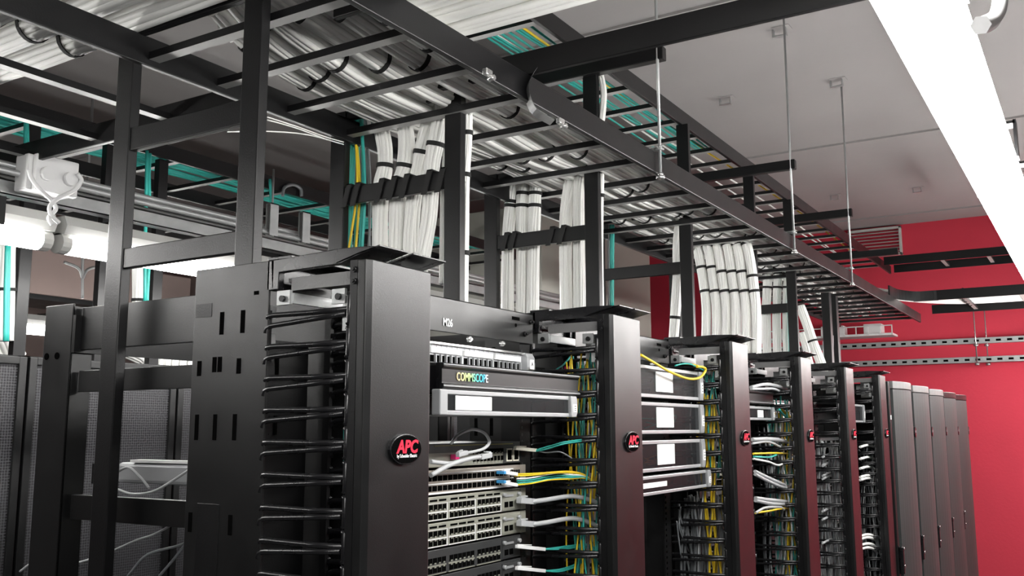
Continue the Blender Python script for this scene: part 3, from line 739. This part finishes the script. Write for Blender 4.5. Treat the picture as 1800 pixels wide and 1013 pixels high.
fibre_shelf(XM[4]+GX-.03, 1.91, .955, .4826, .082, 'clear fronted fibre box in the fifth rack, a single one', (.05, .02, .12, .06))
for k in range(6):
    switch(x3, 1.80-.047*k*1.6, 1.055, 'd', 'black switch hidden behind cords in the third rack, row %s' % ['one', 'two', 'three', 'four', 'five', 'six'][k])
for k in range(5):
    switch(XM[4]+GX, 1.80-.047*k*1.8, 1.055, 'd', 'black switch in the dark fifth rack, row %s' % ['one', 'two', 'three', 'four', 'five'][k])

# ---------------------------------------------------------------- closed cabinets at the end of the row
def cabinet(x0, label, k):
    W = .575
    t = thing('server_cabinet', label, 'cabinet', (x0, .88, 0), 'closed cabinets at the end of the row')
    MB().box((.0, .03, .0), (W, 1.05, 2.10)).build('body', RAILM, t, .004)
    MB().box((.008, -.004, .04), (.050, .03, 2.108)).build('door_stile', POWDER, t, .004)
    n = 12; arc = []
    for q in range(n+1):
        u = q/n; arc.append((.068+u*(W-.082), -.002-.050*math.sin(math.pi*(u*.93+.07))))
    MB().prism(arc+[(W-.014, .02), (.068, .02)], 2, .05, 2.072).build('perforated_door', PERF, t)
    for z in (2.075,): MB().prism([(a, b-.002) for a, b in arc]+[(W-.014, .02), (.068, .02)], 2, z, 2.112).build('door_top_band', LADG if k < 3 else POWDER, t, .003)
    b = MB().prism([(W-.045+.022*math.cos(a), 1.862+.028*math.sin(a)) for a in [math.pi*2*q/20 for q in range(20)]], 1, -.034, -.02).build('badge', PLAS, t)
    text_obj('letters', 'APC', .018, SILV, b, (W-.045, -.0345, 1.864), FR, .0004, .15)
    MB().box((.018, -.006, 1.925), (.036, -.003, 1.945)).build('white_sticker', PAPER, t)
    h = MB().box((.02, -.025, 1.20), (.045, -.004, 1.33)).build('handle', PLAS, t, .006)
    MB().cyl((.035, -.029, 1.32), (.035, -.025, 1.32), .006, 8).cyl((.035, -.029, 1.24), (.035, -.025, 1.24), .006, 8).build('lock', CHROME, h)
for k in range(5):
    cabinet(4.87+.58*k, 'tall dark cabinet with a bowed perforated door, '+['nearest of the five', 'second of the five', 'middle of the five', 'fourth of the five', 'farthest, against the red wall view'][k], k)

# ---------------------------------------------------------------- rear row cabinets
def rear_cabinet(x0, label, k):
    W = .598
    t = thing('server_cabinet', label, 'cabinet', (x0, 3.0, 0), 'perforated cabinets of the rear row')
    MB().box((0, .03, 0), (.02, 1.0, 2.13)).box((W-.02, .03, 0), (W, 1.0, 2.13)).box((0, .03, 2.10), (W, 1.0, 2.13)).box((0, .95, 0), (W, 1.0, 2.13)).build('body', RAILM, t)
    MB().box((.004, 0, .03), (.03, .03, 2.125)).box((W-.03, 0, .03), (W-.004, .03, 2.125)).box((.03, 0, 2.10), (W-.03, .03, 2.125)).build('door_frame', POWDER, t, .002)
    MB().box((.03, .010, .03), (W-.03, .014, 2.10)).build('perforated_door', PERFB, t)
    for z, w0, w1, m in ((2.02, .05, .40, SWG), (1.93, .05, .50, SILV), (1.70, .06, .3, SWG), (1.40, .05, .5, SWG)):
        z += .02*((k*7) % 3-1)
        MB().box((w0, .10, z), (w1, .12, z+.03)).build('gear_bezel', m, t)
for k in range(7):
    rear_cabinet(.625+.6*k, 'black perforated cabinet in the row behind at left, '+['out of view', 'cut by the left edge', 'left of the black upright', 'behind the black side bars', 'behind the first cable manager', 'fifth along', 'sixth along', 'seventh along', 'eighth along'][k], k)
# rear row upper tray, posts, aqua cords
RT = ladder_x(.9, 5.4, 3.12, 3.62, 2.96, 3.02, [1.0+.30*k for k in range(15)], LADD, 'black ladder tray with aqua cords over the rear row of cabinets', name='rear_ladder_tray')
ladder_x(.9, 5.0, 3.95, 4.4, 2.96, 3.02, [1.0+.30*k for k in range(13)], LADD, 'second black ladder tray farther back over the rear row', name='rear_ladder_tray')
for k in range(15):
    y = 3.24+.017*k
    pts = [(x*.5+.9, y+.02*math.sin(x+k), 3.012+.004*(k % 3)) for x in range(9)]
    tag(MB().tube(spline(pts, 3), .0075, 5).build('fibre_cord', TEAL), 'aqua cord lying in the rear row ladder tray', 'cord', 'aqua cords of the rear tray')
for n_, px in enumerate((183, 277, 425, 588, 44)):
    p = at(1, 3.15, px, 400)
    t = thing('tray_post', 'black post holding the rear row tray, %s' % ['left of the front post', 'right of the front post', 'left beside the wide pale post', 'right by the aqua drop', 'near the left edge beside the aqua cord'][n_], 'post', (p.x, 3.13, 2.13), 'posts of the rear row tray')
    MB().box((-.022, 0, 0), (.022, .03, .83)).build('post', LADD, t, .002)
    MB().box((-.03, -.01, -.0), (.03, .05, .006)).build('foot', LADD, t)
    if n_ in (0, 1): pass
for n_, (px, a, b) in enumerate(((256, 265, 530), (262, 270, 360), (477, 315, 420), (14, 430, 600), (10, 430, 600), (260, 470, 530), (45, 210, 330), (48, 205, 270))):
    P = [at(1, 3.10, px+R.uniform(-3, 3), a), at(1, 3.10, px, (a+b)/2), at(1, 3.10, px+R.uniform(-2, 2), b)]
    tag(MB().tube(spline(P, 6), .007, 6).build('fibre_cord', TEAL), 'aqua cord hanging down from the rear row tray', 'cord', 'hanging aqua cords of the rear row')
for n_, (px, a, b) in enumerate(((241, 455, 600), (6, 420, 600))):
    bundle([at(1, 3.16, px, a), at(1, 3.16, px+1, (a+b)/2), at(1, 3.16, px-1, b)], .040 if n_ else .022, WHITEC, 'white bundle dropping to the rear row, %s' % ('at the left picture edge' if n_ else 'just right of the front post'), 'white drops of the rear row', (.5,))
for k in range(6):
    p = at(1, 3.3, 265+14*k, 640)
    bundle([(p.x+.02, 3.25, 2.29), (p.x+.005, 3.25, 2.2), (p.x, 3.25, 2.13)], .026, WHITEC, 'white bundle standing on the rear row between the side bars', 'short white bundles on the rear row', (.6,), tiers=7)
p = at(1, 3.3, 225, 628)
bundle([(p.x-.15, 3.3, 2.14), (p.x-.06, 3.3, 2.20), (p.x+.05, 3.3, 2.18), (p.x+.10, 3.3, 2.14)], .03, WHITEC, 'white bundle humped over the rear row just right of the front post', 'humped bundles', ())
p = at(1, 3.3, 4, 600)
bundle([(p.x-.15, 3.3, 2.24), (p.x-.02, 3.3, 2.22), (p.x+.05, 3.3, 2.14)], .045, WHITEC, 'white bundle humped over the rear row at the left edge', 'humped bundles', ())
tag(MB().tube(spline([at(1, 3.1, *q) for q in ((497, 345), (500, 330), (515, 325), (528, 332), (530, 345))], 6), .008, 6).build('loop_cord', DGREYC), 'grey cord looping above the rear row tray', 'cord')
# grey-green column and timber-coloured panels of the building
o = MB().box((5.3, 3.05, 0), (7.08, 4.2, 3.36)).build('grey_enclosure', DUCT, None, .01); tag(o, 'large plain grey green enclosure standing behind the ladders', 'enclosure')
for n_, (xa, xb, za, zb) in enumerate(((2.9, 3.9, 2.72, 3.05), (3.95, 4.6, 2.66, 2.98), (4.9, 5.9, 2.70, 3.10))):
    t = thing('stored_crate', 'dull brown pink board box stacked far at the rear, '+['left', 'middle', 'right'][n_], 'crate', (xa, 5.6, za), 'boxes at the far rear')
    MB().box((0, 0, 0), (xb-xa, .4, zb-za)).build('box', TAUPE, t, .01)
    MB().box((-.01, -.01, -.03), (xb-xa+.01, .42, 0)).build('shelf', RAILM, t)
    MB().box((-.01, -.01, -za), (.03, .03, -.03)).box((xb-xa-.03, -.01, -za), (xb-xa+.01, .03, -.03)).build('leg', RAILM, t)
# small steel bits seen through the first rack
t = thing('power_strip', 'silver horizontal rail between the black side bars low at left', 'rail', (1.38, 1.15, 1.77))
MB().box((0, 0, 0), (.05, .75, .045)).build('body', SILV, t, .008)
MB().box((-.004, .02, .046), (.02, .7, .052)).build('top_strip', WHITEP, t)
for n_, pts in enumerate(([(205, 860), (235, 869), (275, 862), (335, 825)], [(203, 832), (225, 822), (245, 838), (262, 858)], [(195, 970), (240, 950), (270, 940), (312, 918)], [(35, 1005), (60, 990), (110, 995), (165, 982)], [(225, 1013), (260, 975), (325, 955), (345, 920)], [(280, 1013), (300, 990), (320, 965), (330, 950)])):
    P = [at(0, 1.30 if n_ != 3 else 1.5, *q) for q in pts]
    tag(MB().tube(spline(P, 6), .0028 if n_ != 2 else .0022, 6).build('loose_cord', [GREYC, GREYC, GREYC, GREYC, DGREYC, DGREYC][n_]), ['grey cord sagging in front of the silver rail', 'grey cord curling at the front post', 'pale cord slanting under the lowest side bar', 'pale cord low in the left corner', 'dark cord slanting at the bottom near the panel', 'short dark cord at the bottom near the panel'][n_], 'cord')
tag(MB().box((1.22, 1.70, 1.78), (1.24, 1.76, 1.82)).build('cage_nut_plate', RAILM), 'small black plate on the rear upright at left', 'plate')

# ---------------------------------------------------------------- cords hanging inside the managers
def hang(xm, px_, zt, zb, m, r, label, grp, n, y0=.93, y1=1.03, xs=(.02, .13), lean=.03):
    for k in range(n):
        x = xm+R.uniform(*xs); y = R.uniform(y0, y1); pts = []; z = zt+R.uniform(-.03, .0)
        dy = R.uniform(-lean, lean)
        while z > zb:
            u = (zt-z)
            pts.append((min(xm+.14, max(xm+.015, x+.010*math.sin(z*9+k*1.7))), min(1.06, max(.915, y+dy*u+.012*math.sin(z*11+k*2.1))), z)); z -= .07
        tag(MB().tube(spline(pts, 3), r, 5).build('hanging_cord', m), label, 'cord', grp)
def hang_set(i, specs):
    nm = ['first', 'second', 'third', 'fourth', 'fifth', 'sixth'][i]
    for m, cn, n, zt, zb, r, y0, y1 in specs:
        hang(XM[i], 0, zt, zb, m, r, '%s patch cord hanging inside the %s cable manager' % (cn, nm), '%s cords in the %s manager' % (cn, nm), n, y0, y1)
hang_set(0, [(DGREYC, 'grey', 2, 1.76, 1.3, .003, .93, .95), (TEAL, 'aqua', 2, 1.90, 1.3, .0014, .915, .94)])
hang_set(1, [(YELL, 'yellow', 11, 2.06, 1.3, .0020, .930, 1.0), (TEAL, 'aqua', 13, 2.06, 1.3, .0020, .92, 1.01), (DGREYC, 'grey', 5, 1.75, 1.3, .0030, .93, 1.03)])
hang_set(2, [(YELL, 'yellow', 7, 1.99, 1.0, .0032, .95, .99), (TEAL, 'aqua', 9, 2.05, 1.72, .0022, .92, .99), (GREYC, 'pale grey', 9, 2.0, 1.0, .0024, .92, 1.04), (DGREYC, 'grey', 22, 1.70, 1.0, .0040, .92, 1.05)])
hang_set(3, [(TEAL, 'aqua', 9, 2.0, .9, .003, .93, 1.02), (GREYC, 'pale grey', 12, 1.95, .9, .0030, .92, 1.04), (YELL, 'yellow', 6, 1.95, .9, .0030, .93, 1.03), (DGREYC, 'grey', 10, 1.9, .9, .0035, .92, 1.05)])
hang_set(4, [(GREYC, 'pale grey', 28, 1.84, .8, .0036, .92, 1.04), (DGREYC, 'grey', 14, 1.8, .8, .0036, .92, 1.05)])
hang_set(5, [(GREYC, 'pale grey', 6, 1.7, .8, .003, .93, 1.03), (DGREYC, 'grey', 10, 1.8, .8, .003, .92, 1.05)])
# tangle behind the finger columns, in the bays themselves (down the side of the gear)
def cord(pts, plane, r, m, label, plug=None, name='patch_cord', grp=None, vary=None, plugs=None):
    P = [at(1, plane if vary is None else vary[i], *q) for i, q in enumerate(pts)]
    o = tag(MB().tube(spline(P, 8), r, 6).build(name, m), label, 'cord', grp)
    if plug:
        a, b, pm, pr = plug
        A = at(1, plane if vary is None else vary[0], *a); B = at(1, plane if vary is None else vary[0], *b)
        MB().bar(A, B, pr*1.7, pr*1.6).build('plug', pm, o, .001)
        MB().bar(A+(B-A)*.05+Vector((0, 0, pr*.9)), A+(B-A)*.5+Vector((0, 0, pr*1.3)), pr, pr*.4).build('latch', pm, o)
    return o
V2 = [1.03, 1.0, .96, .95]
cord([(940, 792), (965, 785), (990, 778), (1022, 773)], 0, .0016, TEAL, 'aqua cord rising from the topmost switch uplink', ((905, 788), (942, 792), CREAM, .0045), vary=V2)
cord([(940, 794), (960, 790), (990, 781), (1022, 776)], 0, .0016, TEAL, 'aqua cord just under the rising one at the topmost switch', vary=V2)
cord([(942, 793), (960, 796), (985, 795), (1005, 806)], 0, .0014, DGREYC, 'thin grey green cord sagging from the topmost switch uplink', vary=V2)
for k, (dy, m, n_) in enumerate(((0, YELL, 'yellow cord arching from the tan switch, upper'), (3, YELL, 'yellow cord arching from the tan switch, under the upper'), (19, YELL, 'yellow cord arching from the tan switch, lower'), (16, TEAL, 'aqua cord between the yellow arcs, upper'), (12, TEAL, 'aqua cord between the yellow arcs, lower'), (8, WHITEC, 'white cord between the yellow arcs'))):
    s_ = 4 if k > 2 else 0
    cord([(905+s_, 834+dy), (935, 833+dy*.9), (965+s_*3, 831+dy*.8-k), (1000, 829+dy*.7), (1025, 834+dy*.35), (1043, 846)], 0, .0017, m, n_,
         ((884, 830+dy), (908, 834+dy), WHITEP, .0045) if k in (0, 2) else None, vary=[1.03, 1.02, 1.0, .98, .96, .95])
for n_, y in enumerate((833, 849)):
    p = at(1, 1.035, 880, y-2)
    tag(MB().box((p.x-.004, 1.024, p.z-.003), (p.x+.004, 1.043, p.z+.003)).build('port_plug', BLUEP, None, .001), 'blue plug in the tan switch, %s row' % ['upper', 'lower'][n_], 'plug')
for n_, (y0, y1, y2, y3) in enumerate(((882, 878, 873, 884), (922, 918, 912, 925))):
    cord([(932, y0+1), (960, y1+1), (1000, y2), (1022, y2+2), (1050, y3)], 0, .0052, GREYC, 'thick grey cord from the %s grey switch' % ['upper', 'lower'][n_], ((912, y0-2), (938, y0), GREYC, .0075), vary=[1.03, 1.01, .99, .97, .95])
for n_, (y0, a, b) in enumerate(((966, 960, 962), (1004, 1000, 985))):
    for k in range(3):
        cord([(955, y0), (985, (y0+a)/2-1+2*k), (1015, a-2+2.5*k-(8 if n_ else 0)), (1035, b-4+3*k-(10 if n_ else 0)), (1053, b+6+k*2)], 0, .0016, TEAL, 'aqua cord fanning from the %s black switch' % ['upper', 'lower'][n_],
             ((908, y0-5), (957, y0), WHITEP, .0045) if k == 0 else None, grp='aqua fan of the %s black switch' % ['upper', 'lower'][n_], vary=[1.03, 1.01, .99, .97, .95])
cord([(845, 803), (820, 808), (790, 818), (757, 836)], 1.0, .0046, GREYC, 'thick grey cord leaving the topmost switch to the left', ((862, 800), (843, 804), GREYC, .006))
cord([(818, 797), (848, 790), (860, 778), (852, 762), (830, 755), (805, 765), (793, 780)], 1.0, .0030, GREYC, 'grey cord looping above the topmost switch', ((804, 800), (820, 796), GREYC, .005))
cord([(812, 812), (790, 815), (757, 812)], 1.01, .0040, GREYC, 'grey cord lying low across the topmost switch')
tag(MB().box((0, 0, 0), (.012, .012, .009)).build('port_plug', REDCON), 'red plug beside the grey cord in the topmost switch', 'plug').location = at(1, 1.03, 801, 808)
tag(MB().box((0, 0, 0), (.014, .012, .010)).build('cord_clip', REDCON), 'small magenta clip behind the fingers of the second manager', 'clip').location = at(1, 1.04, 1000, 652)
tag(MB().tube(spline([at(1, 1.06, *q) for q in ((975, 652), (992, 640), (1005, 625), (1008, 632))], 6), .002, 6).build('patch_cord', TEAL), 'aqua cord rising slantwise beside the cable guard end', 'cord')
# yellow swag over the clear boxes, second rack
cord([(1126, 624), (1150, 638), (1180, 655), (1210, 666), (1230, 664), (1240, 652), (1237, 646), (1225, 645)], .925, .0034, YELL, 'yellow cord swagging over the topmost clear fronted box')
cord([(1187, 643), (1200, 640), (1215, 641), (1238, 652)], .96, .0024, TEAL, 'aqua cord curling above the clear boxes')
cord([(1205, 640), (1222, 642), (1245, 650), (1262, 655)], .97, .0024, YELL, 'short yellow cord curling above the clear boxes')
for k in range(12):
    a = (1234+R.uniform(0, 8), R.uniform(655, 850)); c = (1272, a[1]+R.uniform(-25, 35))
    m = [GREYC, TEAL, WHITEC, DGREYC][k % 4]
    cord([a, (1250, (a[1]+c[1])/2+R.uniform(-10, 16)), c], .99, .0026, m, '%s cord squeezed between the clear boxes and the third manager' % ['grey', 'aqua', 'white', 'dark'][k % 4], grp='%s cords right of the clear boxes' % ['grey', 'aqua', 'white', 'dark'][k % 4])
for k in range(6):
    a = (1190+R.uniform(-5, 20), R.uniform(850, 930)); 
    cord([a, (a[0]+R.uniform(0, 6), a[1]+22), (a[0]+R.uniform(5, 18), a[1]+60)], 1.04, .0020, [DGREYC, DGREYC][k % 2], '%s cord dangling under the clear boxes' % 'dark', grp='%s cords dangling under the clear boxes' % 'dark')
# third rack arcs
A3 = [([(1320, 681), (1345, 676), (1370, 680), (1392, 690)], .0058, GREYC, 'thick pale cord arching at the top of the third rack, upper'), ([(1320, 684), (1340, 684), (1360, 684), (1374, 690)], .0045, GREYC, 'thick pale cord arching at the top of the third rack, lower'),
 ([(1372, 718), (1382, 728), (1394, 737)], .0052, YELL, 'yellow cord slanting beside the fibre shelf of the third rack'), ([(1370, 720), (1378, 730), (1388, 740)], .004, TEAL, 'aqua cord slanting beside the fibre shelf of the third rack'),
 ([(1322, 773), (1350, 772), (1375, 775), (1398, 785)], .0065, GREYC, 'thick pale cord at badge height in the third rack'), ([(1322, 780), (1350, 777), (1372, 786)], .004, GREYC, 'thinner pale cord at badge height in the third rack'),
 ([(1324, 798), (1355, 797), (1385, 798), (1397, 804), (1385, 811)], .0034, YELL, 'yellow cord looping in the third rack'), ([(1324, 807), (1350, 812), (1370, 818), (1388, 806), (1397, 804)], .0034, WHITEC, 'white cord looping in the third rack'),
 ([(1325, 803), (1352, 804), (1365, 800)], .003, TEAL, 'aqua cord looping in the third rack'),
 ([(1327, 829), (1350, 840), (1384, 855)], .0055, GREYC, 'pale cord slanting down in the third rack, upper'), ([(1327, 834), (1350, 846), (1380, 857), (1394, 845)], .0055, GREYC, 'pale cord slanting down in the third rack, lower'),
 ([(1328, 876), (1360, 880), (1390, 882), (1404, 876), (1400, 866), (1388, 862)], .006, GREYC, 'thick pale cord turning back on itself in the third rack'), ([(1328, 880), (1360, 886), (1395, 886)], .006, GREYC, 'thick pale cord under the one turning back'),
 ([(1328, 902), (1345, 893), (1370, 892), (1378, 896)], .0045, GREYC, 'pale cord arching low in the third rack'), ([(1328, 902), (1350, 899), (1382, 894), (1402, 902)], .0035, YELL, 'yellow cord arching low in the third rack')]
for p_, r_, m, l in A3: cord(p_, .955, r_, m, l)
# fifth rack arcs
for k, y in enumerate((785, 806, 823, 838, 843, 942, 947, 958, 965)):
    cord([(1512, y+1), (1525, y-2), (1536, y+1), (1542, y+8)], .95, .0062, WHITEC, 'short white cord arching out of the fifth rack', grp='white arcs of the fifth rack')
for k in range(8):
    x = 1446+R.uniform(0, 30); y = 800+R.uniform(0, 190)
    cord([(1446, y), (1462, y-6), (1478, y+6)], .98, .005, GREYC, 'pale cord crossing in the fourth rack', grp='pale cords crossing in the fourth rack')

# ---------------------------------------------------------------- struts, rods and basket at the red wall
for n_, (z, w_) in enumerate(((2.585, 'upper'), (2.425, 'lower'))):
    t = thing('slotted_channel', 'galvanised slotted channel crossing the red wall, '+w_, 'channel', (8.88, -1.6, z), 'slotted channels at the red wall')
    MB().box((0, 0, 0), (.04, 4.5, .05)).build('channel', ZINC, t, .002)
    sl = MB()
    for k in range(54): sl.box((-.001, .04+k*.083, .016), (.001, .04+k*.083+.038, .034))
    sl.build('slots', HOLE, t, kind='stuff')
for n_, px in enumerate((1715, 1733)):
    p = at(0, 8.86, px, 600)
    t = thing('threaded_rod', 'thin rod holding the slotted channels at the red wall, %s' % ['left', 'right'][n_], 'rod', (8.86+.06*n_, p.y, 2.40), 'rods at the red wall')
    MB().tube([(0, 0, 0), (0, 0, .5)], .006, 6).build('rod', CHROME, t)
    MB().cyl((0, 0, .0), (0, 0, .02), .02, 8).cyl((0, 0, .16), (0, 0, .18), .02, 8).build('nut', CHROME, t)
t = thing('wire_basket', 'white wire basket tray on the red wall under the far tray', 'basket tray', (8.7, 1.50, 2.68))
MB().box((0, 0, 0), (.25, 1.6, .02)).box((0, 0, .08), (.006, 1.6, .09)).build('tray_base', WHITEP, t, .003)
for k in range(17):
    MB().box((0, .1*k, 0), (.006, .1*k+.008, .09)).build('wire', WHITEP, t)
for k, (a, b) in enumerate(((.1, .25), (.42, .62), (.85, 1.0), (1.15, 1.3))):
    MB().box((.05, a, .02), (.2, b, .11)).build('contents', WHITEP, t, .004)
t = thing('slack_loop', 'pale cord loop hanging beside the near tube light at top right', 'cord', at(1, .03, 1735, 0))
P = [at(1, .03, *q) - at(1, .03, 1735, 0) for q in ((1758, -20), (1757, 10), (1748, 32), (1733, 42), (1724, 44))]
MB().tube(spline(P, 6), .004, 6).build('cord', WHITEP, t)

# upper cross tray and louvre near the red wall, rear details
ladder_y(7.25, 7.65, -1.7, 1.28, 3.06, 3.12, [-1.5+.3*k for k in range(9)], LADD, 'black upper cross tray leading right, high before the red wall', name='upper_cross_tray')
t = thing('air_louvre', 'pale louvred grille high on the red wall under the ceiling', 'vent', (8.94, 1.42, 3.42))
MB().box((0, 0, 0), (.05, .46, .02)).box((0, 0, .24), (.05, .46, .26)).box((0, 0, 0), (.05, .02, .26)).box((0, .44, 0), (.05, .46, .26)).build('frame', LHOUS, t, .002)
for k in range(7):
    MB().hexa([(.005, .02, .03+k*.03), (.045, .02, .045+k*.03), (.045, .44, .045+k*.03), (.005, .44, .03+k*.03), (.005, .02, .034+k*.03), (.045, .02, .049+k*.03), (.045, .44, .049+k*.03), (.005, .44, .034+k*.03)]).build('slat', LHOUS, t)
for n_, pts in enumerate(([(470, 206), (520, 222), (570, 240), (604, 250)], [(470, 211), (510, 222), (550, 236), (575, 246)], [(400, 232), (470, 231), (540, 237), (604, 254)])):
    P = [at(1, 1.60, *q) for q in pts]
    tag(MB().tube(spline(P, 6), .0016, 6).build('loose_cord', WHITEC), ['thin white cord along the rear rail between the posts, upper', 'short thin white cord beside the upper one at the rear rail', 'thin white cord sagging beneath the rear rail between the posts'][n_], 'cord')
t = thing('curved_bracing', 'pale forked bracket of curved rods far behind at left', 'bracket', at(1, 4.6, 145, 525))
o0 = Vector(t.location)
MB().tube([at(1, 4.6, 146, 440)-o0, Vector((at(1, 4.6, 146, 440)-o0).xy.to_tuple()+(CZ-o0.z,))], .008, 6).build('rod', ZINC, t)
for pts in ([(145, 525), (145, 470), (146, 440)], [(145, 490), (138, 472), (113, 461)], [(145, 490), (155, 474), (178, 468)]):
    MB().tube(spline([at(1, 4.6, *q)-o0 for q in pts], 6), .008, 6).build('rod', ZINC, t)
